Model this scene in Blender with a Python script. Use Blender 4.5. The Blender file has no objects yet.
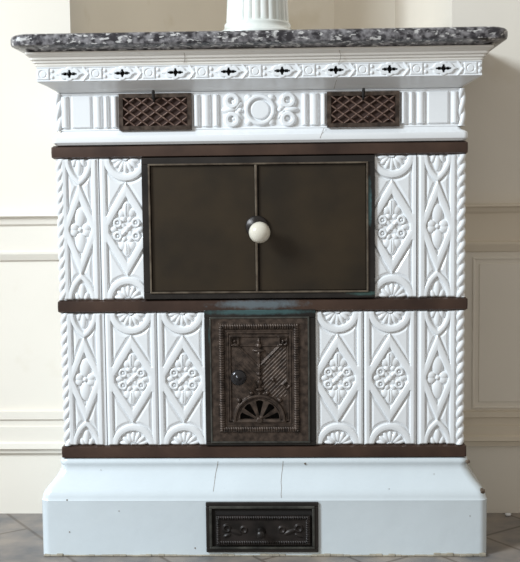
import bpy, bmesh, math
import numpy as np
from mathutils import Matrix, Vector
C = bpy.context.scene
COL = C.collection
PI = math.pi

# ------------------------------------------------------------------ camera
cx, cy0, cz = .0847, -2.6, .9147
pit, yaw, rol = -.0857, .0333, -.0113
F = 1040.0
cy, sy = math.cos(yaw), math.sin(yaw); cp, sp = math.cos(pit), math.sin(pit); cr, sr = math.cos(rol), math.sin(rol)
MM = (np.array([[cr, 0, sr], [0, 1, 0], [-sr, 0, cr]]) @ np.array([[1, 0, 0], [0, cp, sp], [0, -sp, cp]])
      @ np.array([[cy, sy, 0], [-sy, cy, 0], [0, 0, 1]]))
cam_d = bpy.data.cameras.new('camera'); cam = bpy.data.objects.new('camera', cam_d); COL.objects.link(cam)
cam_d.sensor_fit = 'HORIZONTAL'; cam_d.sensor_width = 36; cam_d.lens = F / 520 * 36
right, fwd, up = MM[0], MM[1], MM[2]
m = Matrix(((right[0], up[0], -fwd[0], cx), (right[1], up[1], -fwd[1], cy0), (right[2], up[2], -fwd[2], cz), (0, 0, 0, 1)))
cam.matrix_world = m
C.camera = cam

def at(px, py, y=0.0):
    """measured photo point -> (x, z) on the plane at depth y"""
    r = MM.T @ np.array([(px - 260) / F, 1, (281 - py) / F])
    t = (y - cy0) / r[1]
    return cx + r[0] * t, cz + r[2] * t
def X(px, py, y=0.0): return at(px, py, y)[0]
def Z(px, py, y=0.0): return at(px, py, y)[1]

# ------------------------------------------------------------------ materials
def mat(name, col, rough=.5, metal=0, var=.0, scale=8, col2=None, bump=0, bscale=40, coat=0, spec=None, thr=(.35, .65), detail=6):
    mt = bpy.data.materials.new(name); mt.use_nodes = True
    nt = mt.node_tree; N = nt.nodes; L = nt.links
    b = N['Principled BSDF']
    b.inputs['Roughness'].default_value = rough; b.inputs['Metallic'].default_value = metal
    b.inputs['Coat Weight'].default_value = coat; b.inputs['Coat Roughness'].default_value = .12
    if spec is not None: b.inputs['Specular IOR Level'].default_value = spec
    tc = N.new('ShaderNodeTexCoord')
    n = N.new('ShaderNodeTexNoise'); n.inputs['Scale'].default_value = scale; n.inputs['Detail'].default_value = detail
    L.new(tc.outputs['Object'], n.inputs['Vector'])
    r = N.new('ShaderNodeValToRGB')
    if col2 is None: col2 = tuple(max(0, c * (1 - var)) for c in col)
    r.color_ramp.elements[0].position = thr[0]; r.color_ramp.elements[1].position = thr[1]
    r.color_ramp.elements[0].color = (*col2, 1); r.color_ramp.elements[1].color = (*col, 1)
    L.new(n.outputs['Fac'], r.inputs['Fac']); L.new(r.outputs['Color'], b.inputs['Base Color'])
    if bump:
        n2 = N.new('ShaderNodeTexNoise'); n2.inputs['Scale'].default_value = bscale; n2.inputs['Detail'].default_value = 4
        L.new(tc.outputs['Object'], n2.inputs['Vector'])
        bp = N.new('ShaderNodeBump'); bp.inputs['Strength'].default_value = bump; bp.inputs['Distance'].default_value = .004
        L.new(n2.outputs['Fac'], bp.inputs['Height']); L.new(bp.outputs['Normal'], b.inputs['Normal'])
    mt['ramp'] = r.name
    return mt

def add_spots(mt, col, scale, lo, hi, stretch=(1, 1, 1)):
    """mix a second colour through a thresholded noise (chips, flecks, wear)"""
    nt = mt.node_tree; N = nt.nodes; L = nt.links; b = N['Principled BSDF']
    src = b.inputs['Base Color'].links[0].from_socket
    tc = N.new('ShaderNodeTexCoord'); mp = N.new('ShaderNodeMapping'); mp.inputs['Scale'].default_value = stretch
    n = N.new('ShaderNodeTexNoise'); n.inputs['Scale'].default_value = scale; n.inputs['Detail'].default_value = 5
    L.new(tc.outputs['Object'], mp.inputs['Vector']); L.new(mp.outputs['Vector'], n.inputs['Vector'])
    r = N.new('ShaderNodeMapRange'); r.inputs['From Min'].default_value = lo; r.inputs['From Max'].default_value = hi
    L.new(n.outputs['Fac'], r.inputs['Value'])
    mx = N.new('ShaderNodeMix'); mx.data_type = 'RGBA'
    L.new(r.outputs['Result'], mx.inputs['Factor']); L.new(src, mx.inputs['A']); mx.inputs['B'].default_value = (*col, 1)
    L.new(mx.outputs['Result'], b.inputs['Base Color'])
    return mx

def patina(mt, cxz, rad, col=(.10, .22, .23), nscale=35):
    """verdigris patch on a metal around an object-space point"""
    nt = mt.node_tree; N = nt.nodes; L = nt.links; b = N['Principled BSDF']
    src = b.inputs['Base Color'].links[0].from_socket
    tc = N.new('ShaderNodeTexCoord'); mp = N.new('ShaderNodeMapping')
    mp.inputs['Location'].default_value = (-cxz[0] / rad[0], 0, -cxz[1] / rad[1]); mp.inputs['Scale'].default_value = (1 / rad[0], 0, 1 / rad[1])
    L.new(tc.outputs['Object'], mp.inputs['Vector'])
    ln = N.new('ShaderNodeVectorMath'); ln.operation = 'LENGTH'; L.new(mp.outputs['Vector'], ln.inputs[0])
    n = N.new('ShaderNodeTexNoise'); n.inputs['Scale'].default_value = nscale * 1.8; n.inputs['Detail'].default_value = 9; n.inputs['Roughness'].default_value = .75
    L.new(tc.outputs['Object'], n.inputs['Vector'])
    ad = N.new('ShaderNodeMath'); ad.operation = 'MULTIPLY_ADD'; L.new(n.outputs['Fac'], ad.inputs[0]); ad.inputs[1].default_value = 1.6
    L.new(ln.outputs['Value'], ad.inputs[2])
    r = N.new('ShaderNodeMapRange'); r.inputs['From Min'].default_value = 1.85; r.inputs['From Max'].default_value = 1.25; r.inputs['To Max'].default_value = .75
    L.new(ad.outputs['Value'], r.inputs['Value'])
    mx = N.new('ShaderNodeMix'); mx.data_type = 'RGBA'
    L.new(r.outputs['Result'], mx.inputs['Factor']); L.new(src, mx.inputs['A']); mx.inputs['B'].default_value = (*col, 1)
    L.new(mx.outputs['Result'], b.inputs['Base Color'])

glaze = mat('white_glaze', (.84, .86, .88), .22, 0, .05, 5, bump=.10, bscale=30, coat=.3)
glaze_base = mat('bluish_glaze', (.70, .775, .82), .2, 0, .05, 4, bump=.5, bscale=11, coat=.3)
add_spots(glaze_base, (.30, .30, .30), 60, .76, .79)
ivory = mat('ivory_glaze', (.82, .79, .74), .25, 0, .05, 6, bump=.08, coat=.2)
brass = mat('browned_brass', (.085, .050, .036), .36, .35, 0, 9, col2=(.045, .026, .020), bump=.08, bscale=25)
brass_mid = mat('browned_brass_with_verdigris', (.085, .050, .036), .36, .35, 0, 9, col2=(.045, .026, .020), bump=.08, bscale=25)
olive = mat('dark_bronze_sheet', (.038, .025, .012), .42, .25, 0, 7, col2=(.019, .013, .007), bump=.05, bscale=9)
rimm = mat('worn_bronze_edge', (.20, .165, .125), .4, .6, 0, 30, col2=(.08, .06, .045))
frame_m = mat('dark_iron_frame', (.030, .025, .022), .42, .35, 0, 12, col2=(.014, .012, .011), bump=.08)
door_frame_m = mat('dark_iron_frame_with_verdigris', (.030, .025, .022), .42, .35, 0, 12, col2=(.014, .012, .011), bump=.08)
cast = mat('cast_iron_brown', (.105, .076, .060), .38, .5, 0, 70, col2=(.035, .025, .020), bump=.15, bscale=90)
castd = mat('cast_iron_black', (.034, .027, .025), .36, .4, 0, 30, col2=(.014, .012, .011), bump=.15, bscale=90)
rust = mat('rusty_lattice', (.17, .11, .085), .5, .3, 0, 60, col2=(.11, .062, .048), bump=.1)
matte_black = mat('matte_black', (.012, .010, .009), .9)  # plain black: paints the dark behind openings, also colours the latches
rustback = mat('rust_plate', (.045, .022, .016), .8)
porc = mat('ivory_porcelain', (.72, .68, .58), .15, 0, .03, 8, coat=.5)
crackm = mat('crack_line', (.28, .24, .20), .9)
grout = mat('tan_mortar', (.42, .38, .30), .9, 0, .3, 30, bump=.3)
wallm = mat('cream_paint', (.81, .76, .675), .75, 0, .04, 2.5, bump=.06, bscale=60, spec=.3)
add_spots(wallm, (.62, .55, .42), 3.0, .62, .80)
trimm = mat('cream_trim_paint', (.81, .76, .675), .6, 0, .05, 3, bump=.05)
trimd = mat('darker_trim_paint', (.74, .66, .54), .6, 0, .05, 3, bump=.05)  # darker cream for the right-hand rails
urnm = mat('greenish_white_glaze', (.84, .85, .82), .12, 0, 0, 14, col2=(.70, .75, .71), coat=.6)

# marble
marble = mat('grey_marble', (.235, .225, .235), .28, 0, 0, 65, col2=(.018, .016, .021), thr=(.40, .62), detail=12, coat=.1, bump=.35, bscale=70)
add_spots(marble, (.025, .023, .028), 32, .53, .62, (.7, 1, 1.3))
add_spots(marble, (.52, .51, .50), 95, .57, .64, (.7, 1, 1.5))

# floor stone with joints
floorm = mat('slate_floor', (.34, .29, .245), .5, 0, 0, 9, col2=(.17, .165, .165), bump=.3, bscale=25)
nt = floorm.node_tree; N = nt.nodes; L = nt.links; b = N['Principled BSDF']
src = b.inputs['Base Color'].links[0].from_socket
tc = N.new('ShaderNodeTexCoord'); mp = N.new('ShaderNodeMapping'); mp.inputs['Rotation'].default_value = (0, 0, .95); mp.inputs['Location'].default_value = (.13, .05, 0)
br = N.new('ShaderNodeTexBrick'); br.inputs['Scale'].default_value = 1.3; br.inputs['Mortar Size'].default_value = .008; br.inputs['Mortar Smooth'].default_value = .6
br.inputs['Color1'].default_value = (1, 1, 1, 1); br.inputs['Color2'].default_value = (.82, .83, .86, 1); br.inputs['Mortar'].default_value = (.55, .52, .5, 1)
L.new(tc.outputs['Object'], mp.inputs['Vector']); L.new(mp.outputs['Vector'], br.inputs['Vector'])
mx = N.new('ShaderNodeMix'); mx.data_type = 'RGBA'; mx.blend_type = 'MULTIPLY'; mx.inputs['Factor'].default_value = 1
L.new(src, mx.inputs['A']); L.new(br.outputs['Color'], mx.inputs['B']); L.new(mx.outputs['Result'], b.inputs['Base Color'])

# ------------------------------------------------------------------ object helpers
def empty(name, loc, label=None, cat=None):
    o = bpy.data.objects.new(name, None); COL.objects.link(o); o.location = loc; o.empty_display_size = .05
    if label: o['label'] = label; o['category'] = cat
    return o
bpy.context.view_layer.update()
def link(name, me, mt, parent=None, smooth=False, label=None):
    o = bpy.data.objects.new(name, me); COL.objects.link(o)
    if mt: me.materials.append(mt)
    if smooth:
        me.polygons.foreach_set('use_smooth', [True] * len(me.polygons))
    if parent:
        # parents are only translated, all geometry is written in world metres
        o.parent = parent
        w = Vector((0, 0, 0)); p = parent
        while p: w += p.location; p = p.parent
        o.location = -w
    if label: o['label'] = label
    return o
def bmo(name, bm, mt, parent=None, smooth=False, label=None):
    bmesh.ops.recalc_face_normals(bm, faces=bm.faces)
    me = bpy.data.meshes.new(name); bm.to_mesh(me); bm.free()
    o = link(name, me, mt, parent, smooth, label)
    return o
def bevel(o, w, seg=2):
    md = o.modifiers.new('bevel', 'BEVEL'); md.width = w; md.segments = seg; md.limit_method = 'ANGLE'; md.angle_limit = .6
    return o
def box(bm, x0, x1, y0, y1, z0, z1):
    vs = [bm.verts.new(p) for p in ((x0, y0, z0), (x1, y0, z0), (x1, y1, z0), (x0, y1, z0), (x0, y0, z1), (x1, y0, z1), (x1, y1, z1), (x0, y1, z1))]
    for f in ((0, 1, 2, 3), (4, 5, 6, 7), (0, 1, 5, 4), (1, 2, 6, 5), (2, 3, 7, 6), (3, 0, 4, 7)): bm.faces.new([vs[i] for i in f])
def boxo(name, dims, mt, parent=None, bev=0, label=None):
    bm = bmesh.new()
    for d in (dims if isinstance(dims[0], (tuple, list)) else [dims]): box(bm, *d)
    o = bmo(name, bm, mt, parent, label=label)
    if bev: bevel(o, bev)
    return o
def loft(name, prof, mt, parent=None, rad=.006, yback=.29, seg=6, cxm=0, smooth=True):
    """prof: list of (half_width, y_front, z) from bottom to top, plan = rectangle with rounded front corners"""
    bm = bmesh.new(); rings = []
    for hw, yf, z in prof:
        pts = [(-hw, yback)]
        for k in range(seg + 1):
            a = PI + k / seg * PI / 2
            pts.append((-hw + rad + rad * math.cos(a), yf + rad + rad * math.sin(a)))
        # subdivide the front a bit so smooth shading behaves
        for k in range(seg + 1):
            a = 1.5 * PI + k / seg * PI / 2
            pts.append((hw - rad + rad * math.cos(a), yf + rad + rad * math.sin(a)))
        pts.append((hw, yback))
        rings.append([bm.verts.new((x + cxm, y, z)) for x, y in pts])
    n = len(rings[0])
    for a, b2 in zip(rings, rings[1:]):
        for i in range(n):
            j = (i + 1) % n
            bm.faces.new((a[i], a[j], b2[j], b2[i]))
    bm.faces.new(rings[0][::-1]); bm.faces.new(rings[-1])
    o = bmo(name, bm, mt, parent, smooth)
    if smooth:
        o.data.set_sharp_from_angle(angle=.6)
    return o
def tube(bm, pts, r, n=8):
    rings = []
    for i, p in enumerate(pts):
        p = Vector(p); a = Vector(pts[max(0, i - 1)]); c = Vector(pts[min(len(pts) - 1, i + 1)])
        t = (c - a).normalized(); s = t.orthogonal().normalized(); u = t.cross(s)
        if i: # keep the frame steady
            s = (prev - t * prev.dot(t)).normalized(); u = t.cross(s)
        prev = s
        rr = r[i] if isinstance(r, (list, tuple)) else r
        rings.append([bm.verts.new(p + s * math.cos(2 * PI * k / n) * rr + u * math.sin(2 * PI * k / n) * rr) for k in range(n)])
    for a, b2 in zip(rings, rings[1:]):
        for k in range(n): bm.faces.new((a[k], a[(k + 1) % n], b2[(k + 1) % n], b2[k]))
    bm.faces.new(rings[0][::-1]); bm.faces.new(rings[-1])
def lathe(bm, c, axis, prof, n=32):
    """prof: (distance along axis, radius)"""
    ax = Vector(axis).normalized(); s = ax.orthogonal().normalized(); u = ax.cross(s); rings = []
    for d, r in prof:
        if r < 1e-6: rings.append([bm.verts.new(Vector(c) + ax * d)]); continue
        rings.append([bm.verts.new(Vector(c) + ax * d + (s * math.cos(2 * PI * k / n) + u * math.sin(2 * PI * k / n)) * r) for k in range(n)])
    for a, b2 in zip(rings, rings[1:]):
        for k in range(n):
            k2 = (k + 1) % n
            if len(a) == 1 and len(b2) == 1: continue
            if len(a) == 1: bm.faces.new((a[0], b2[k2], b2[k]))
            elif len(b2) == 1: bm.faces.new((a[k], a[k2], b2[0]))
            else: bm.faces.new((a[k], a[k2], b2[k2], b2[k]))
    for r_ in (rings[0], rings[-1]):
        if len(r_) > 1: bm.faces.new(r_)

# ---- height fields: real relief, h in pixel units (1 px = S metres) towards the room
S = .0025
def smst(a, b2, v):
    t = np.clip((v - a) / (b2 - a), 0, 1); return t * t * (3 - 2 * t)
def strap(d, h=2.0, soft=.9):          # d<0 inside; rounded plateau
    return h * smst(soft, -soft, d) + .14 * h * np.clip(-d / 3, 0, 1) * (d < 0)
def dome(u, v, u0, v0, a, b2, h, rot=0):
    c, s = math.cos(rot), math.sin(rot)
    x = (u - u0) * c + (v - v0) * s; y = -(u - u0) * s + (v - v0) * c
    return h * np.sqrt(np.clip(1 - (x / a) ** 2 - (y / b2) ** 2, 0, 1))
def ringd(u, v, u0, v0, r, w, h, soft=.6): # ring
    return h * smst(soft, -soft, np.abs(np.hypot(u - u0, v - v0) - r) - w)
def hfield(name, x0, x1, z0, z1, yf, fn, mt, parent=None, step=.0013, cu=None, cv=None, hole=None, depth=.008, scale=S, label=None, amp=1.0):
    nx = max(2, int(round((x1 - x0) / step))) + 1; nz = max(2, int(round((z1 - z0) / step))) + 1
    xs = np.linspace(x0, x1, nx); zs = np.linspace(z0, z1, nz)
    cu = (x0 + x1) / 2 if cu is None else cu; cv = (z0 + z1) / 2 if cv is None else cv
    XX, ZZ = np.meshgrid(xs, zs); U = (XX - cu) / scale; V = (ZZ - cv) / scale
    H = fn(U, V) * scale * amp
    co = np.stack([XX, yf - H, ZZ], -1).reshape(-1, 3)
    idx = np.arange(nx * nz).reshape(nz, nx)
    q = np.stack([idx[:-1, :-1], idx[:-1, 1:], idx[1:, 1:], idx[1:, :-1]], -1).reshape(-1, 4)
    if hole is not None:
        Uc = (U[:-1, :-1] + U[1:, 1:]) / 2; Vc = (V[:-1, :-1] + V[1:, 1:]) / 2
        keep = ~hole(Uc, Vc).reshape(-1); q = q[keep]
    n0 = nx * nz
    # boundary walls back to yf+depth (outer rim and hole rims)
    e = {}
    for f in q.tolist():
        for i in range(4):
            a, b3 = f[i], f[(i + 1) % 4]
            if (b3, a) in e: del e[(b3, a)]
            else: e[(a, b3)] = 1
    back = {}; extra = []; faces = q.tolist(); cl = co.tolist()
    for (a, b3) in e:
        for v in (a, b3):
            if v not in back:
                back[v] = n0 + len(extra); extra.append((cl[v][0], yf + depth, cl[v][2]))
        faces.append((b3, a, back[a], back[b3]))
    me = bpy.data.meshes.new(name); me.from_pydata(cl + extra, [], faces); me.update()
    o = link(name, me, mt, parent, True, label)
    me.set_sharp_from_angle(angle=1.05)
    return o

# ================================================================== SETTING
YW = .30
def st(o): o['kind'] = 'structure'; return o
bm = bmesh.new(); box(bm, -4, 4, -4.5, YW + .02, -.05, 0); st(bmo('floor', bm, floorm))
zn = 1.255     # sill of the niche behind the slab
xl = X(70, 15, YW); xr = X(452, 15, YW)
bm = bmesh.new()
box(bm, -4, xl, YW, YW + .12, 0, 3.0); box(bm, xr, 4, YW, YW + .12, 0, 3.0); box(bm, xl, xr, YW, YW + .12, 0, zn)
st(bmo('wall_back', bm, wallm))
# niche: softly curved left side and back, splayed right reveal
p1 = (X(334, 15, 1.52), 1.52); p2 = (X(395, 15, 1.36), 1.36)
plan = [(xl, YW + .0)]
for k in range(1, 13):
    a = k / 12 * PI / 2
    plan.append((xl + (1 - math.cos(a)) * .40, YW + math.sin(a) * 1.18))
plan += [((plan[-1][0] + p1[0]) / 2, 1.51), p1, p2, (xr, YW)]
bm = bmesh.new()
def off(pl, d):
    out = []
    for i, p in enumerate(pl):
        a = Vector(pl[max(0, i - 1)]); c = Vector(pl[min(len(pl) - 1, i + 1)]); t = (c - a).normalized()
        out.append((p[0] - t.y * d, p[1] + t.x * d))
    return out
outer = off(plan, .06)
outer[0] = (plan[0][0] - .05, YW + .06); outer[-1] = (plan[-1][0] + .05, YW + .06)
vi0 = [bm.verts.new((x, y, zn)) for x, y in plan]; vi1 = [bm.verts.new((x, y, 3)) for x, y in plan]
vo0 = [bm.verts.new((x, y, zn)) for x, y in outer]; vo1 = [bm.verts.new((x, y, 3)) for x, y in outer]
for i in range(len(plan) - 1):
    bm.faces.new((vi0[i], vi0[i + 1], vi1[i + 1], vi1[i])); bm.faces.new((vo0[i], vo1[i], vo1[i + 1], vo0[i + 1]))
    bm.faces.new((vi0[i], vo0[i], vo0[i + 1], vi0[i + 1])); bm.faces.new((vi1[i], vi1[i + 1], vo1[i + 1], vo1[i]))
for i in (0, -1): bm.faces.new((vi0[i], vi1[i], vo1[i], vo0[i]))
o = st(bmo('wall_niche', bm, wallm, smooth=True)); o.data.set_sharp_from_angle(angle=.35)
bm = bmesh.new(); box(bm, xl - .04, xr + .04, YW + .001, .98, zn - .05, zn); st(bmo('wall_niche_sill', bm, wallm))

def moulding(name, prof, x0, x1, mt=None):
    """prof: (out, z) list, horizontal moulding on the wall"""
    bm = bmesh.new()
    a = [bm.verts.new((x0, YW - o_, z)) for o_, z in prof]; c = [bm.verts.new((x1, YW - o_, z)) for o_, z in prof]
    for i in range(len(prof) - 1): bm.faces.new((a[i], a[i + 1], c[i + 1], c[i]))
    bm.faces.new(a); bm.faces.new(c[::-1])
    bm.faces.new((a[0], c[0], c[-1], a[-1]))
    return st(bmo(name, bm, trimd if x0 > 0 else trimm))
n = 1
for x0, x1, px, ys in ((-4, -.45, 20, (214, 225, 253, 262, 412, 420, 427, 444, 449, 454)), (.45, 4, 500, (204, 212, 243, 253, 412, 418, 426, 437, 441, 447))):
    z = [Z(px, y, YW - .02) for y in ys]
    # dado rail: projecting cap with a cove, then frieze board, small bead at its foot
    moulding('trim_%d' % n, [(-.01, z[0] + .002), (.030, z[0]), (.032, z[0] - .006), (.020, z[0] - .010), (.016, z[1] + .002), (.009, z[1] - .004), (.008, z[2] + .005), (.014, z[2] + .002), (.014, z[2] - .004), (.006, z[3] + .004), (-.01, z[3])], x0, x1); n += 1
    moulding('trim_%d' % n, [(-.01, z[4] + .001), (.012, z[4] - .001), (.012, z[5]), (.006, z[5] - .003), (.006, z[6]), (.010, z[6] - .002), (.010, z[7] + .004), (.018, z[7]), (.020, z[8]), (.012, z[8] - .004), (.010, z[9]), (-.01, z[9] - .001)], x0, x1); n += 1
    # framed panel field between the rails
    if px > 300:
        xa = X(474.5, 330, YW); bm = bmesh.new(); za = Z(500, 406, YW); zb = Z(500, 259, YW)
        # fillet strips around a sunk field
        for d in ((xa - .006, 1.4, za - .006, za), (xa - .006, 1.4, zb, zb + .006), (xa - .006, xa, za, zb)):
            box(bm, d[0], d[1], YW - .005, YW + .01, d[2], d[3])
        box(bm, xa + .012, 1.4, YW - .003, YW + .01, za + .012, zb - .012)
        o = st(bmo('trim_%d' % n, bm, wallm)); bevel(o, .0015); n += 1

# ================================================================== STOVE
stove = empty('tiled_stove', (0, .1, 0), 'white glazed relief-tile stove with browned metal bands, oven doors and ash drawer', 'stove')
W = .5132
zA0, zA1 = .2734, .6140     # lower tile row
zB0, zB1 = .6468, 1.0014    # upper tile row
zC = 1.0339                 # top of the upper band
boxo('stove_body', (-.487, .487, .006, .285, .235, 1.25), glaze, stove)

# ---- plinth
B0 = .5622
yP = -.05
def zp(y, yy=yP): return Z(260, y, yy)
zt = .2398
PP = [(0.0, B0, yP), (zp(502), B0, yP), (zp(500.6), B0 + .0006, yP - .0006), (zp(499.4), B0 - .0015, yP + .0012), (zp(497), B0 - .0028, yP + .002), (zp(493), .5565, -.0455),
      (zp(488, -.036), .5495, -.0385), (zp(482, -.03), .5375, -.0275), (zp(476, -.02), .528, -.0190), (zp(471, -.014), .522, -.0130), (zp(468, -.01), .519, -.0105),
      (zt - .016, .5185, -.0105), (zt - .012, .5205, -.0125), (zt - .006, .5205, -.0125), (zt - .001, .518, -.010), (zt, .515, -.008)]
prof = [(b_, y_, z_) for z_, b_, y_ in PP]
def plinth_y(z):
    return float(np.interp(z, [p[0] for p in PP], [p[2] for p in PP]))
loft('plinth', prof, glaze_base, stove, rad=.022, seg=8)
# mortar smear along the foot and a broken corner
bm = bmesh.new()
rng = np.random.RandomState(3)
xs = np.linspace(-.556, .556, 70)
for k in range(69):
    h = .003 + .004 * abs(math.sin(k * .37 + 1)) * rng.rand() + (.003 if k > 60 else 0)
    box(bm, xs[k], xs[k + 1] + .001, yP - .004 - .003 * rng.rand(), yP + .004, 0, h)
bevel(bmo('mortar_strip', bm, grout, stove, label='tan crumbling mortar along the foot'), .0015, 1)
clay = mat('bare_clay', (.20, .15, .11), .9, 0, .4, 90)
def on_plinth(px, py):
    y = yP
    for _ in range(6):
        x, z = at(px, py, y); y = plinth_y(z)
    return x, y, z
def chip(px, py, r, seed, side=0):
    x, y, z = on_plinth(px, py)
    bm = bmesh.new(); rg = np.random.RandomState(seed)
    lathe(bm, (x, y + (.004 if side else .0), z), (side * .7, -1, .25), [(-.004, r), (.0008, r * .9), (.0012, 0)], 9)
    for v in bm.verts: v.co += Vector(tuple((rg.rand(3) - .5) * r * .5))
    bmo('chipped_glaze', bm, clay, stove, label='small brown chip in the glaze')
chip(483, 491.5, .0075, 1, 1); chip(468.5, 462, .005, 2, 1)
for i_, (px, py, r) in enumerate(((67, 500, .0022), (119, 511, .0014), (69.5, 532, .0018), (305, 463.5, .0028), (389, 489, .0013), (470, 516, .0014), (101, 470, .0012), (195, 548, .002), (215, 477, .0012), (434, 474, .0012))):
    chip(px, py, r, 5 + i_)
# ---- bands
patina(brass_mid, (X(258, 304), Z(258, 304)), (.125, .013), (.17, .22, .25))
for z0, z1, m_, dw in ((zt, zA0, brass, .0006), (zA1, zB0, brass_mid, .0012), (zB1, zC, brass, .003)):
    r_ = .004
    W_ = W + dw
    loft('metal_band', [(W_ - r_, -.006 + r_, z0), (W_, -.010, z0 + r_), (W_ + .0005, -.0105, (z0 + z1) / 2), (W_, -.010, z1 - r_), (W_ - r_, -.006 + r_, z1)], m_, stove, rad=.005, seg=4, cxm=-.0024 if dw > .002 else dw * .9)

# ---- relief tiles
HV = 66.5  # half height of the drawn pattern in px units
def straps(U, V, hb, cen, aw, ah, ar, w):
    """border, lozenge and end arcs -> combined signed distance"""
    aU, aV = np.abs(U), np.abs(V)
    d = hb - aU                                           # side border
    nrm = math.hypot(aw, ah)
    dl = np.abs(aU * ah + aV * aw - aw * ah) / nrm - w    # lozenge
    return d, dl, aU, aV
def relief(d_all, ins, H, soft):
    g = np.minimum(np.clip(d_all - .5, 0, 9) * .70, 2.1)          # pillowed grounds rising from the carved groove
    h = strap(d_all, H, soft)
    return np.where((d_all > 0) & ~ins, np.maximum(h, g), h)
def wide(vs):
    def fn(U, V):
        V = V / vs
        aU, aV = np.abs(U), np.abs(V)
        k1, k2, w = 24.0, 37.0, 3.7
        nr = math.hypot(k1, k2)
        d = np.where(aV < 12, 17.6, 20.0) - aU
        dl = np.abs(aU * k2 + aV * k1 - k1 * k2) / nr - w
        Vc = HV + 1 - aV
        da = np.abs(np.hypot(U, Vc) - 19.0) - 3.3
        d_all = np.minimum(np.minimum(d, dl), da)
        ins = (aU * k2 + aV * k1 < k1 * k2) | (np.hypot(U, Vc) < 19)
        h = relief(d_all, ins, 2.7, .7)
        f = np.zeros_like(U)
        for s in (1, -1):
            f = np.maximum(f, dome(U, V, 0, s * 18.5, 4.6, 8.0, 2.9))
            for k in (-1, 1):
                f = np.maximum(f, dome(U, V, k * 4.6, s * 15.5, 4.2, 4.4, 2.5, k * s * .5))
                f = np.maximum(f, ringd(U, V, k * 9.2, s * 6.2, 3.3, 1.3, 2.3))
                f = np.maximum(f, dome(U, V, k * 9.2, s * 6.2, 1.5, 1.5, 2.2))
                f = np.maximum(f, dome(U, V, k * 3.6, s * 3.6, 4.4, 2.0, 2.2, k * s * .8))
                f = np.maximum(f, dome(U, V, k * 3.2, s * 9.6, 3.0, 2.6, 2.2, k * s * .8))
            f = np.where((aU < .5) & (aV > 12) & (aV < 24), f * .72, f)
        f = np.maximum(f, dome(U, V, 0, 0, 3.4, 3.4, 3.1))
        for k in (-1, 1): f = np.maximum(f, dome(U, V, k * 13.2, 0, 3.8, 2.8, 2.2))
        rr = np.hypot(U, Vc)
        for a0 in (-1.3, -.87, -.43, 0, .43, .87, 1.3):
            R_ = 9.2
            f = np.maximum(f, dome(U, Vc, R_ * math.sin(a0), R_ * math.cos(a0), 2.6, 5.6, 2.6, -a0))
        f = np.maximum(f, 2.4 * (rr < 3.4))
        h = np.maximum(h, f)
        e = np.minimum(25.6 - aU, HV - aV)
        return h - 1.8 * smst(1.8, 0, e)
    return fn
def narrow(vs):
    def fn(U, V):
        V = V / vs
        aU, aV = np.abs(U), np.abs(V)
        k1, k2, w = 15.0, 35.0, 3.3
        nr = math.hypot(k1, k2)
        d = np.where(aV < 9, 10.9, 12.2) - aU
        dl = np.abs(aU * k2 + aV * k1 - k1 * k2) / nr - w
        Vc = HV + 1 - aV
        rr = np.hypot(aU + 16.5, Vc)
        da = np.abs(rr - 28.5) - 2.3
        d_all = np.minimum(np.minimum(d, dl), da)
        ins = (aU * k2 + aV * k1 < k1 * k2) | (rr < 28.5)
        h = relief(d_all, ins, 2.7, .7)
        f = np.zeros_like(U)
        for s in (1, -1):
            f = np.maximum(f, dome(U, V, 0, s * 12.0, 5.8, 9.5, 3.0))
            f = np.maximum(f, dome(U, V, s * 6.2, 2.2, 4.4, 4.2, 2.6))
            f = np.maximum(f, dome(U, V, s * 6.2, -2.2, 4.4, 4.2, 2.4))
        f = np.maximum(f, dome(U, V, 0, 0, 2.5, 2.5, 2.7))
        f = np.maximum(f, dome(U, Vc, 0, 8.5, 3.6, 8, 2.7))
        for k in (-1, 1): f = np.maximum(f, dome(U, Vc, k * 4.2, 3.6, 2.6, 5, 2.4, -k * .3))
        h = np.maximum(h, f)
        e = np.minimum(18.4 - aU, HV - aV)
        return h - 1.8 * smst(1.8, 0, e)
    return fn
xs_ = lambda px, y: X(px, y)
rows = ((zA0, zA1, 380, [('n', 85.4, 67.5, 105.8), ('w', 132.3, 106.6, 157.7), ('w', 183.5, 158.4, 205.5), ('w', 337.6, 315, 363), ('w', 389.8, 363.9, 416.2), ('n', 437.2, 417.2, 457.5)]),
        (zB0, zB1, 228, [('n', 80.5, 62.5, 99.8), ('w', 127.0, 100.8, 144.5), ('w', 391.8, 374, 415.8), ('n', 437.2, 416.8, 458.2)]))
for z0, z1, py, tl in rows:
    for kind, pc, pa, pb in tl:
        vs = ((z1 - z0) / 2 / S) / HV
        fn = wide(vs) if kind == 'w' else narrow(vs)
        hfield('relief_tile', X(pa, py), X(pb, py), z0 + .0005, z1 - .0005, 0.0, fn, glaze, stove, step=.0012, cu=X(pc, py), hole=None)

# ---- twisted corner mouldings
def rope(x, z0, z1, R=.0128, pitch=.0275, yc=.003, amp=.50, name='rope_moulding', lobes=1):
    nz = int((z1 - z0) / .0012); nt_ = 28
    zz = np.linspace(z0, z1, nz); th = np.linspace(0, 2 * PI, nt_, endpoint=False)
    TT, ZG = np.meshgrid(th, zz)
    ph = TT * 2 - 2 * PI * ZG / pitch
    r = R * (1 - amp * (1 - np.abs(np.sin(ph / 2))) ** 1.2)
    co = np.stack([x + r * np.cos(TT), yc + r * np.sin(TT), ZG], -1).reshape(-1, 3)
    idx = np.arange(nz * nt_).reshape(nz, nt_); nxt = np.roll(idx, -1, 1)
    f = np.stack([idx[:-1], nxt[:-1], nxt[1:], idx[1:]], -1).reshape(-1, 4).tolist()
    f.append(idx[0][::-1].tolist()); f.append(idx[-1].tolist())
    me = bpy.data.meshes.new(name); me.from_pydata(co.tolist(), [], f); me.update()
    return link(name, me, glaze, stove, True)
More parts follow.
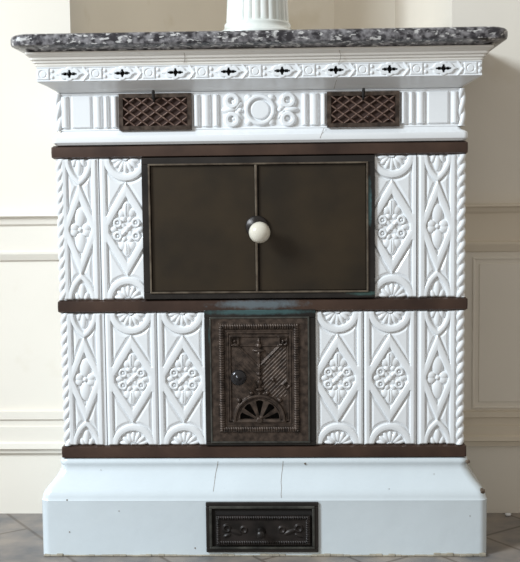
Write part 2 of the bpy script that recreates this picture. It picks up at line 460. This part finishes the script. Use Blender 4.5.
for s in (-1, 1):
    rope(s * .4975, zA0, zA1); rope(s * .4985, zB0, zB1)

# ---- frieze (above the upper band)
zf0 = Z(260, 128.5, -.004); zf1 = Z(260, 91, -.002)
hw = .4925
loft('frieze_torus', [(.497, .0, zC), (.508, -.010, zC + .001), (.5135, -.0155, zC + .007), (.5145, -.0165, zC + .014), (.5135, -.0155, zC + .021), (.508, -.010, zC + .026), (.500, -.004, zC + .029), (.497, .0, zC + .036), (.4935, .004, zC + .040)], glaze, stove, rad=.012, seg=6)
px0 = 259.5
def frz(U, V):
    # U in px units from photo x=260 ; rounded vertical ribs, panels, rosette
    P = U + 260
    h = np.zeros_like(U)
    hvv = (zf1 - zf0) / 2 / S
    top = hvv - 2.2
    inside = smst(0, 1.2, top - np.abs(V))
    def slab(a, b2, hh, soft=1.1): return hh * smst(0, soft, P - a) * smst(0, soft, b2 - P) * inside
    def rib(a, b2, hh): 
        t = np.clip((P - a) / (b2 - a), 0, 1); return hh * np.sqrt(np.clip(1 - (2 * t - 1) ** 2, 0, 1)) * ((P > a) & (P < b2)) * inside
    for a, b2 in ((70, 91), (426, 448)):
        h = np.maximum(h, slab(a, b2, 1.7, 1.8))
    for a, b2 in ((60, 67.5), (93, 101), (103.2, 108), (111, 117), (193.5, 199.5), (202, 210.5), (213.5, 219), (302, 307.5), (310, 318.5), (321, 326), (400, 405.5), (408.5, 413), (416, 424), (450, 457)):
        h = np.maximum(h, rib(a, b2, 2.6))
    # rosette panel
    u = P - 260; v = V
    f = np.maximum(ringd(u, v, 0, 0, 13.3, 2.0, 2.6, .9), 1.9 * smst(9.8, 8.6, np.hypot(u, v)))
    for i in (-1, 1):
        for j in (-1, 1): f = np.maximum(f, dome(u, v, i * 11, j * 11.5, 4.2, 3.6, 2.3, i * j * .7))
        for j in (-1, 1):
            # S-scroll lobes
            f = np.maximum(f, ringd(u, v, i * 28, j * 9.2, 5.4, 2.3, 2.7, .9))
            f = np.maximum(f, dome(u, v, i * 21.5, j * 4.2, 5.5, 2.1, 2.4, -i * j * .9))
            f = np.maximum(f, dome(u, v, i * 31, 0, 7.5, 3.4, 3.0))
            f = np.maximum(f, dome(u, v, i * 26.5, j * 8.4, 2.2, 1.8, 1.8))
        f = np.maximum(f, dome(u, v, i * 20, 0, 3.0, 2.8, 2.4))
    h = np.maximum(h, np.where(np.abs(u) < 40, f, 0) * smst(0, 1.5, hvv - .8 - np.abs(V)))
    # rails above and below
    h = np.maximum(h, 1.0 * smst(1.6, .6, hvv - np.abs(V)))
    return h
# linear px<->m in the frieze row
xa, xb = X(100, 110), X(420, 110); k_ = (xb - xa) / 320
hfield('frieze', X(57.5, 110) + .005, X(466.5, 110) - .008, zf0, zf1, .002, frz, glaze, stove, step=.0011, cu=X(260, 110), cv=(zf0 + zf1) / 2, scale=k_, amp=1.3)
for s in (-1, 1):
    rope(s * .4995, zf0, zf1, R=.0100, pitch=.040, yc=.004, amp=.50)

# ---- vent grilles
def grille(pa, pb, ya, yb, g):
    yf = -.006
    x0, x1 = X(pa, (ya + yb) / 2, yf), X(pb, (ya + yb) / 2, yf)
    z1_, z0_ = Z((pa + pb) / 2, ya, yf), Z((pa + pb) / 2, yb, yf)
    w = .010
    fr = boxo('vent_frame', [(x0, x1, yf - .003, .004, z0_, z0_ + w), (x0, x1, yf - .003, .004, z1_ - w, z1_), (x0, x0 + w, yf - .003, .004, z0_ + w, z1_ - w), (x1 - w, x1, yf - .003, .004, z0_ + w, z1_ - w)], cast, stove)
    boxo('back_plate', (x0 + .002, x1 - .002, .0005, .0035, z0_ + .002, z1_ - .002), rustback, fr)
    # interlaced lattice: diagonals clipped to the opening
    bm = bmesh.new()
    ax0, ax1, az0, az1 = x0 + w - .001, x1 - w + .001, z0_ + w - .001, z1_ - w + .001
    nx, nz = 5, 3; dx = (ax1 - ax0) / nx; dz = (az1 - az0) / nz
    for sgn in (1, -1):
        for k in range(-nz - 1, nx + nz + 1):
            # line x = ax0 + k*dx + sgn*(z-az0)*dx/dz
            pts = []
            for i in range(61):
                z = az0 + (az1 - az0) * i / 60; x = ax0 + (k + .0) * dx + sgn * (z - az0) * dx / dz
                if ax0 <= x <= ax1: pts.append((x, yf + .001 + sgn * .0008 + .0012 * math.sin((z - az0) / dz * 2 * PI), z))
            if len(pts) > 3: tube(bm, pts[::2] if len(pts) > 8 else pts, .0024, 6)
    for i in range(nx + 1):
        for j in range(nz + 1):
            x = ax0 + i * dx; z = az0 + j * dz
            if (i in (0, nx)) or (j in (0, nz)): continue
            lathe(bm, (x, yf, z), (0, -1, 0), [(-.001, .0038), (.0015, .0034), (.003, .0015), (.0032, 0)], 8)
    for i in range(nx):
        for j in range(nz):
            lathe(bm, (ax0 + (i + .5) * dx, yf + .001, az0 + (j + .5) * dz), (0, -1, 0), [(-.001, .0034), (.001, .003), (.002, 0)], 8)
    bmo('lattice', bm, rust, fr, True, label='rusty brown diamond lattice')
    bm = bmesh.new()
    xc = (x0 + x1) / 2 + (-.002 if g == 0 else .0)
    tube(bm, [(xc, yf - .002, z1_ - .020), (xc, yf - .010, z1_ - .012), (xc, yf - .014, z1_ + .001), (xc, yf - .014, z1_ + .007)], [.0025, .0032, .0040, .0032], 8)
    bmo('latch', bm, matte_black, fr, True)
grille(119, 191.5, 93.5, 130, 0)
grille(327, 399.5, 91.5, 127, 1)

# ---- cornice
yb_ = -.039
zb1, zb0 = Z(256, 64.0, yb_), Z(256, 78.5, yb_)
zct = Z(256, 49, -.05)
zcv = Z(256, 90, -.0)
loft('cornice_cove', [(.497, .004, zcv - .002), (.501, -.002, zcv), (.505, -.005, zcv + .004), (.513, -.0125, zcv + (zb0 - zcv) * .35), (.524, -.023, zcv + (zb0 - zcv) * .62), (.537, -.035, zcv + (zb0 - zcv) * .86), (.5415, -.0395, zb0 - .001), (.5415, -.0395, zb0 + .0008)], glaze, stove, rad=.008)
H_ = zct - zb1
loft('cornice_moulding', [(.5415, -.0395, zb1 - .0008), (.5435, -.041, zb1 + .001), (.5470, -.042, zb1 + H_ * .12), (.5450, -.0405, zb1 + H_ * .20), (.5510, -.0450, zb1 + H_ * .30), (.5510, -.0450, zb1 + H_ * .42), (.5570, -.0500, zb1 + H_ * .50), (.5570, -.0500, zb1 + H_ * .64), (.563, -.055, zb1 + H_ * .76), (.567, -.059, zb1 + H_ * .86), (.567, -.059, zct)], ivory, stove, rad=.008)
loft('cavity_black', [(.516, -.024, zb0 - .004), (.516, -.024, zb1 + .004)], matte_black, stove, rad=.004)  # black box painting the dark seen through the pierced crosses
xq = [X(p, 73 - (p - 69) * 5 / 374, yb_) for p in (69.5, 443.5)]
ks = (xq[1] - xq[0]) / 7; sc = .00246; per = ks / sc
x_c0 = xq[0]
def local(U):
    k = np.round(U / per); return U - k * per, k
def in_range(k): return (k >= 0) & (k <= 7)
def cband(U, V):
    hvv = (zb1 - zb0) / 2 / sc
    u, k = local(U); on = in_range(k)
    r = np.hypot(u, V * 1.1)
    q = np.minimum(np.hypot(u - 5, V), np.hypot(u + 5, V)); q2 = np.minimum(np.hypot(u, V - 2.6), np.hypot(u, V + 2.6))
    d = np.minimum(q - 5.4, q2 - 4.4)
    d = np.minimum(d, np.maximum(np.abs(u) + np.abs(V) * 2.4 - 14.0, -9))
    f = 1.7 * smst(.8, -.8, d) * on
    # little arrow points both sides
    # square rosettes between
    u2 = u - np.sign(u) * per / 2
    sq = np.maximum(np.abs(u2), np.abs(V) * 1.15)
    f2 = 1.3 * smst(6.8, 5.6, sq) - .7 * smst(.9, .0, np.abs(np.hypot(u2, V) - 3.7))
    for i in (-1, 1):
        for j in (-1, 1): f2 = np.maximum(f2, dome(u2, V, i * 9, j * 3.0, 1.8, 1.8, 1.3))
    f = np.maximum(f, f2)
    for i in (-1, 1): f = np.maximum(f, 1.5 * smst(.7, -.4, np.abs((u2 + 11.5) * .8 + np.abs(V) * .6 - 3.2) - .9) * (u2 < 0) * (u2 > -14))
    f = np.maximum(f, 1.0 * smst(1.5, .7, hvv - np.abs(V)))
    return f
def cross(U, V):
    u, k = local(U)
    a = (np.abs(u) < 7.6) & (np.abs(V) < 1.15 - .06 * np.abs(u) + .6 * (np.abs(np.abs(u) - 4.2) < 1.6))
    b2 = (np.abs(V) < 3.9) & (np.abs(u) < 1.5 - .12 * np.abs(V))
    c = np.hypot(u, V) < 2.5
    return (a | b2 | c) & in_range(k)
hfield('pierced_band', -.5412, .5412, zb0, zb1, yb_, cband, glaze, stove, step=.00085, cu=x_c0, cv=(zb0 + zb1) / 2, hole=cross, depth=.010, scale=sc)
for s_ in (-1, 1):
    q_ = sorted((s_ * .5415, s_ * .532))
    boxo('cornice_cheek', (q_[0], q_[1], yb_ + .001, .285, zb0, zb1), glaze, stove, .001)

# ---- fine cracks in the glaze
def crack(pts, y=-.001, r=.0006, name='glaze_crack'):
    bm = bmesh.new()
    P = []
    for px, py, yy in pts:
        x, z = at(px, py, yy); P.append((x, yy, z))
    tube(bm, P, r, 5); bmo(name, bm, crackm, stove)
crack([(339, 50, -.057), (341, 55, -.0525), (340, 60, -.0465), (338.5, 64, -.042)])
crack([(336.5, 80, -.0385), (335, 85, -.0215), (334, 89, -.0065)])
crack([(324, 128, -.006), (322, 133, -.0155), (320, 138, -.0168)])
crack([(184, 52, -.057), (185, 58, -.0485), (184, 63, -.042)])
for pts in (((283, 461), (282.5, 468), (281.5, 475), (281, 482), (281.6, 488), (281, 494), (281.4, 499)), ((218, 461), (217, 467), (215.5, 474), (214.8, 480), (213.8, 487), (213, 493))):
    P3 = []
    for (xa_, ya_), (xb_, yb2_) in zip(pts, pts[1:]):
        for k in range(4):
            px, py = xa_ + (xb_ - xa_) * k / 4, ya_ + (yb2_ - ya_) * k / 4
            x, y, z = on_plinth(px, py); P3.append((x, y - .0002, z))
    bm = bmesh.new(); tube(bm, P3, .0006, 5); bmo('glaze_crack', bm, crackm, stove)

# ---- warming oven
yo = -.013
x0, x1 = X(142.5, 228, yo), X(375, 228, yo); z0, z1 = Z(258, 298.5, yo) , Z(258, 156.5, yo)
z0 = min(z0, zB0 + .002); z1 = max(z1, zB1 - .0005)
px_ = lambda p: X(p, 228, yo); pz_ = lambda p: Z(258, p, yo)
ox0, ox1, oz0, oz1 = px_(150), px_(367.5), pz_(292), pz_(163.5)
patina(door_frame_m, (px_(369), pz_(205)), (.008, .07), (.09, .20, .22), 28)
patina(door_frame_m, (px_(365), pz_(294)), (.05, .007), (.06, .13, .12), 28)
fr = boxo('oven_frame', [(x0, x1, yo, .006, oz1, z1), (x0, x1, yo, .006, z0, oz0), (x0, ox0, yo, .006, oz0, oz1), (ox1, x1, yo, .006, oz0, oz1), (ox0 - .002, ox1 + .002, .0, .006, oz0 - .002, oz1 + .002)], door_frame_m, stove, .0012)
def rectframe(a, b2, c, d, w, ya, yb2): return [(a, b2, ya, yb2, c, c + w), (a, b2, ya, yb2, d - w, d), (a, a + w, ya, yb2, c + w, d - w), (b2 - w, b2, ya, yb2, c + w, d - w)]
boxo('oven_rim', rectframe(ox0 - .002, ox1 + .002, oz0 - .002, oz1 + .002, .0045, yo - .004, yo + .003), rimm, fr, .001, label='worn shiny edge bead')
xm = px_(257)
boxo('oven_door', (ox0 + .003, xm - .0045, yo + .003, .001, oz0 + .003, oz1 - .003), olive, fr, .0015)
boxo('oven_door', (xm + .0045, ox1 - .003, yo + .0045, .001, oz0 + .003, oz1 - .003), olive, fr, .0015)
boxo('closing_strip', (xm - .0045, xm + .0015, yo - .003, .001, oz0 + .002, oz1 - .002), rimm, fr, .0015)
kx, kz = X(256.8, 226.8, yo - .005), Z(256.8, 226.8, yo - .005)
bm = bmesh.new(); lathe(bm, (kx, yo + .002, kz), (0, -1, 0), [(0, .0285), (.004, .0285), (.007, .025), (.008, .012), (.022, .010), (.029, .009)], 28); bmo('knob_rose', bm, castd, fr, True)
bm = bmesh.new(); R = .0265
lathe(bm, (X(259.5, 232.5, yo - .05), yo - .045, Z(259.5, 232.5, yo - .05)), (0, -1, 0), [(-.021, .008), (-.0195, .014)] + [(R * math.cos(a) * .85, R * math.sin(a)) for a in np.linspace(2.35, 0, 12)[1:-1]] + [(R * .85, 0)], 32)
bmo('knob', bm, porc, fr, True, label='round ivory porcelain knob')

# ---- fire door
beadm = mat('worn_green_bronze', (.105, .105, .092), .38, .5, 0, 30, col2=(.035, .036, .033))
yf = -.012
qx = lambda p: X(p, 380, yf); qz = lambda p: Z(260, p, yf)
fm = mat('fire_frame_metal', (.030, .025, .022), .42, .35, 0, 12, col2=(.014, .012, .011), bump=.08)
patina(fm, (qx(258), qz(312)), (.15, .008), (.07, .15, .155), 30)
patina(fm, (qx(211), qz(335)), (.006, .03), (.05, .12, .12), 30)
fx0, fx1, fz0, fz1 = qx(205), qx(316), zA0 + .0005, zA1 + .006
ix0, ix1, iz0, iz1 = qx(211.5), qx(308.5), qz(441.5), qz(318)
fr = boxo('fire_door_frame', [(fx0, fx1, yf, .006, iz1, fz1), (fx0, fx1, yf, .006, fz0, iz0), (fx0, ix0, yf, .006, iz0, iz1), (ix1, fx1, yf, .006, iz0, iz1)], fm, stove, .002)
boxo('frame_bead', rectframe(ix0 - .003, ix1 + .003, iz0 - .003, iz1 + .003, .004, yf - .004, yf + .003), beadm, fr, .001)
boxo('firebox_backing', (fx0 + .004, fx1 - .004, .0045, .0058, fz0 + .004, fz1 - .012), matte_black, fr)  # thin black sheet behind the fan holes
dcx, dcz = qx(259.3), qz(379.8)
FC = -41.5
def door(U, V):
    aU = np.abs(U)
    h = np.full_like(U, 1.2)
    # rope border
    bu, bv1, bv0 = 38.0, 55.0, -51.0
    cV = (V - (bv1 + bv0) / 2); hb = (bv1 - bv0) / 2
    box_d = np.maximum(aU - bu, np.abs(cV) - hb)
    rb = np.abs(box_d) - 3.0
    along = np.where(aU - bu > np.abs(cV) - hb, V, U)
    h += np.where(rb < 0, 2.2 * np.sqrt(np.clip(1 - (box_d / 3.0) ** 2, 0, 1)) * (.80 + .20 * np.sin(along * 2.6)), 0)
    inner = box_d < -5
    h = np.where(inner, .2, h)
    h += 1.3 * smst(.7, 0, np.abs(box_d + 6.2) - .8)
    # inner thin frame
    d2 = np.maximum(aU - 29.5, np.abs(V - 1.5) - 43.5)
    h += 1.2 * smst(.6, -.2, np.abs(d2) - .7)
    in2 = d2 < -1.5
    # diagonal hatch below the V
    vv = V - 27
    V1 = np.abs(np.abs(U) - (vv + 15) * 1.0) / 1.414
    hatch = .38 * (.5 + .5 * np.sin((V - aU) * 1.55))
    h += np.where(in2 & (V > -18) & (V - aU < 13.5), hatch, 0)
    h += np.where(in2 & (V > 10) & (V < 40), 1.1 * smst(.9, 0, np.abs(V - aU - 14) / 1.414 - .4), 0)
    h += np.where(in2 & (V > 12), .9 * smst(.7, 0, np.abs(V - 35) - .4), 0)
    # corner squares
    for s in (-1, 1):
        sq = np.maximum(np.abs(U - s * 24.5), np.abs(V - 40))
        h += 1.5 * smst(.6, -.2, np.abs(sq - 3.6) - .8) + dome(U, V, s * 24.5, 40, 1.6, 1.6, 1.6)
        h = np.maximum(h, dome(U, V, s * 14, 0 - 0, 2.2, 2.2, 2.4) + .2) if s > 0 else h
    # stem with flower
    h += np.where(in2 & (V > -16), 1.4 * smst(.8, -.2, aU - .9), 0)
    for v0, a, b2 in ((30, 6.5, 2.2), (35, 3.2, 3.2), (26, 2.2, 4.2), (12, 2, 3), (6, 3, 2.0), (-3, 3.6, 3.2), (-10, 4.8, 2.4), (39, 1.8, 4)):
        h = np.maximum(h, .3 + dome(U, V, 0, v0, a, b2, 2.3))
    sq = np.abs(U - 28) + np.abs(V + 5); h = np.maximum(h, .3 + 1.8 * smst(.8, 0, np.abs(sq - 4) - 1))
    # fan
    rr = np.hypot(U, V - FC); an = np.arctan2(U, V - FC)
    up_ = V > FC - 1
    h = np.where((rr < 25.5) & up_, 1.2, h)
    h = np.maximum(h, np.where(up_, .3 + 2.6 * smst(.8, -.3, np.abs(rr - 25) - 1.2), 0))
    h = np.maximum(h, np.where((rr < 21.5) & up_, 1.5 + .7 * np.abs(np.cos(an * 2.5 + PI / 2)), 0))
    h = np.maximum(h, 3.2 * smst(3.8, 2.6, rr))
    for a0 in (-1.0, -.35, .35, 1.0): h = np.maximum(h, .3 + dome(U, V, 29 * math.sin(a0 * .8), FC + 29 * math.cos(a0 * .8), 2.6, 2.6, 2.2))
    h = np.maximum(h, .3 + 2.2 * smst(.8, -.3, np.maximum(np.abs(V - FC + 1.5) - 1.0, aU - 27)))
    return h
def fanhole(U, V):
    rr = np.hypot(U, V - FC); an = np.arctan2(U, V - FC); m_ = np.zeros_like(U, bool)
    for a0 in (-1.34, -.71, 0, .71, 1.34):
        off_ = np.abs(an - a0) * rr
        m_ |= (rr > 5.5) & (rr < 20.5) & (off_ < .5 + (rr - 5) * .23) & (off_ < np.sqrt(np.clip(20.5 ** 2 - rr ** 2, 0, None)) * .6 + .5) & (V > FC + 1)
    return m_
hfield('fire_door', ix0, ix1, iz0, iz1, yf + .002, door, cast, fr, step=.0008, cu=dcx, cv=dcz, hole=fanhole, depth=.004, scale=.00247, amp=1.35, label='cast iron door with fan-shaped air holes')
bm = bmesh.new(); kx, kz = X(238.5, 377.7, yf - .03), Z(238.5, 377.7, yf - .03)
lathe(bm, (kx, yf + .001, kz), (0, -1, 0), [(0, .012), (.004, .011), (.006, .006), (.018, .006), (.020, .013), (.024, .0185), (.030, .020), (.035, .017), (.037, .010), (.0365, .006), (.039, .0055), (.0395, 0)], 28)
bmo('door_knob', bm, mat('polished_dark_metal', (.030, .028, .030), .18, .5), fr, True, label='dark turned metal knob')

# ---- ash drawer
ya = yP - .006
ax = lambda p: X(p, 528, ya); az = lambda p: Z(262, p, ya)
a0, a1, c0, c1 = ax(206), ax(318.5), az(552.5), az(502.5)
fr = boxo('ash_drawer_frame', rectframe(a0, a1, c0, c1, .011, ya, yP + .004) , frame_m, stove, .002)
boxo('frame_bead', rectframe(a0 + .009, a1 - .009, c0 + .009, c1 - .009, .0065, ya - .003, yP + .002), beadm, fr, .0015)
boxo('drawer_gap_black', (a0 + .008, a1 - .008, yP - .0015, yP + .001, c0 + .008, c1 - .008), matte_black, fr)  # black plate painting the shade in the gap around the drawer
dx0, dx1, dz0, dz1 = ax(216), ax(310), az(544.5), az(514.5)
def drw(U, V):
    hu, hv = (dx1 - dx0) / 2 / S, (dz1 - dz0) / 2 / S
    aU, aV = np.abs(U), np.abs(V)
    e = np.minimum(hu - aU, hv - aV)
    along = np.where(hu - aU < hv - aV, V, U)
    h = np.full_like(U, .8) + np.where(np.abs(e - 2.4) < 1.7, 1.7 * np.sqrt(np.clip(1 - ((e - 2.4) / 1.7) ** 2, 0, 1)) * (.6 + .4 * np.sin(along * 2.7)), 0)
    for s in (-1, 1):
        h = np.maximum(h, .8 + ringd(U, V, s * 36, 2.5, 3.2, 1.0, 1.5)); h = np.maximum(h, .8 + dome(U, V, s * 27, -1.5, 6.5, 2.2, 1.5, s * .4))
        h = np.maximum(h, .8 + ringd(U, V, s * 19, 1, 2.8, .8, 1.2)); h = np.maximum(h, .8 + dome(U, V, s * 36, -5, 4, 1.6, 1.3, -s * .4))
    return h
dz1 -= .002
o = hfield('drawer_front', dx0, dx1, dz0, dz1, yP - .010, drw, castd, fr, step=.0009, depth=.008)
bm = bmesh.new(); hx, hz = X(261, 534, yP - .02), Z(261, 533, yP - .02)
lathe(bm, (hx, yP - .011, hz), (0, -1, 0), [(0, .013), (.004, .010), (.010, .007), (.016, .009), (.024, .0115), (.029, .009), (.031, 0)], 20)
bmo('drawer_pull', bm, castd, fr, True)

# ================================================================== MARBLE SLAB
hm = .5985
yM = -.09
zm0 = zct
zm1 = (Z(12, 36, yM) + Z(507, 26.5, yM)) / 2 + .004
T = zm1 - zm0
sl = loft('marble_slab', [(hm - .040, yM + .034, zm0), (hm - .034, yM + .030, zm0 + .0015), (hm - .024, yM + .022, zm0 + T * .14), (hm - .008, yM + .006, zm0 + T * .24), (hm - .002, yM + .001, zm0 + T * .32),
     (hm, yM, zm0 + T * .45), (hm, yM, zm0 + T * .74), (hm - .002, yM + .001, zm0 + T * .86), (hm - .006, yM + .004, zm0 + T * .94), (hm - .013, yM + .009, zm1)], marble, None, rad=.036, seg=10, yback=.298)
sl['label'] = 'dark grey and white mottled marble slab lying across the top of the stove'; sl['category'] = 'slab'
sl.data.update()

# ================================================================== FLUTED COLUMN ON THE SLAB
yc = .075
ucx = X(257.5, 20, yc); Rb = (X(289, 8, yc) - X(226, 8, yc)) / 2
urn = empty('fluted_pedestal', (ucx, yc, zm1), 'white glazed fluted pedestal standing centred on the marble slab', 'pedestal')
bm = bmesh.new(); nfl = 24; NN = nfl * 8; rings = []
z_b = zm1 + .032
for i in range(30):
    t = i / 29; z = z_b + t * .17
    r0 = Rb * (1.0 - .10 * t)
    ring = []
    for k in range(NN):
        a = 2 * PI * k / NN; fl = abs(math.cos(a * nfl / 2)) ** .7
        dep = .0035 * min(1, i / 2)
        r = r0 - dep * (1 - fl) if i else r0 - .001
        ring.append(bm.verts.new((ucx + r * math.cos(a), yc + r * math.sin(a), z)))
    rings.append(ring)
for a, b2 in zip(rings, rings[1:]):
    for k in range(NN): bm.faces.new((a[k], a[(k + 1) % NN], b2[(k + 1) % NN], b2[k]))
bm.faces.new(rings[0]); bm.faces.new(rings[-1])
bmo('shaft', bm, urnm, urn, True)
bm = bmesh.new(); Rf = (X(298, 25, yc) - X(216.5, 25, yc)) / 2
lathe(bm, (ucx, yc, zm1), (0, 0, 1), [(0, Rf - .002), (.003, Rf + .002), (.012, Rf + .002), (.016, Rf - .001), (.021, Rb + .009), (.027, Rb + .0055), (.031, Rb + .0045), (.034, Rb + .005), (.038, Rb + .0035), (.040, Rb - .001)], 64)
bmo('base_ring', bm, urnm, urn, True)

# loose chip on the floor by the right wall
bm = bmesh.new(); bmesh.ops.create_icosphere(bm, subdivisions=2, radius=.007)
for v in bm.verts: v.co = Vector((v.co.x * 1.3, v.co.y, v.co.z * .7)) * (1 + .25 * math.sin(v.co.x * 900 + v.co.z * 500))
zmin = min(v.co.z for v in bm.verts)
cxx = X(508, 513, .27)
for v in bm.verts: v.co += Vector((cxx, .27, -zmin))
o = bmo('plaster_chip', bm, glaze, None, True); o['label'] = 'tiny white plaster chip on the floor against the right wall'; o['category'] = 'chip'

# ================================================================== LIGHT
def area(name, loc, tgt, sx, sy, power, col):
    l = bpy.data.lights.new(name, 'AREA'); l.shape = 'RECTANGLE'; l.size = sx; l.size_y = sy; l.energy = power; l.color = col
    o = bpy.data.objects.new(name, l); COL.objects.link(o); o.location = loc
    o.rotation_euler = (Vector(tgt) - Vector(loc)).to_track_quat('-Z', 'Y').to_euler()
    return o
area('window_daylight', (-3.5, -2.6, 3.05), (0, 0, .8), 1.3, 1.3, 295, (.83, .925, 1.0))
w = bpy.data.worlds.new('world'); C.world = w; w.use_nodes = True
w.node_tree.nodes['Background'].inputs[0].default_value = (1.0, .94, .85, 1); w.node_tree.nodes['Background'].inputs[1].default_value = .48
vs_ = C.view_settings; vs_.view_transform = 'Standard'; vs_.look = 'None'; vs_.gamma = 1; vs_.use_curve_mapping = False; vs_.exposure = 0
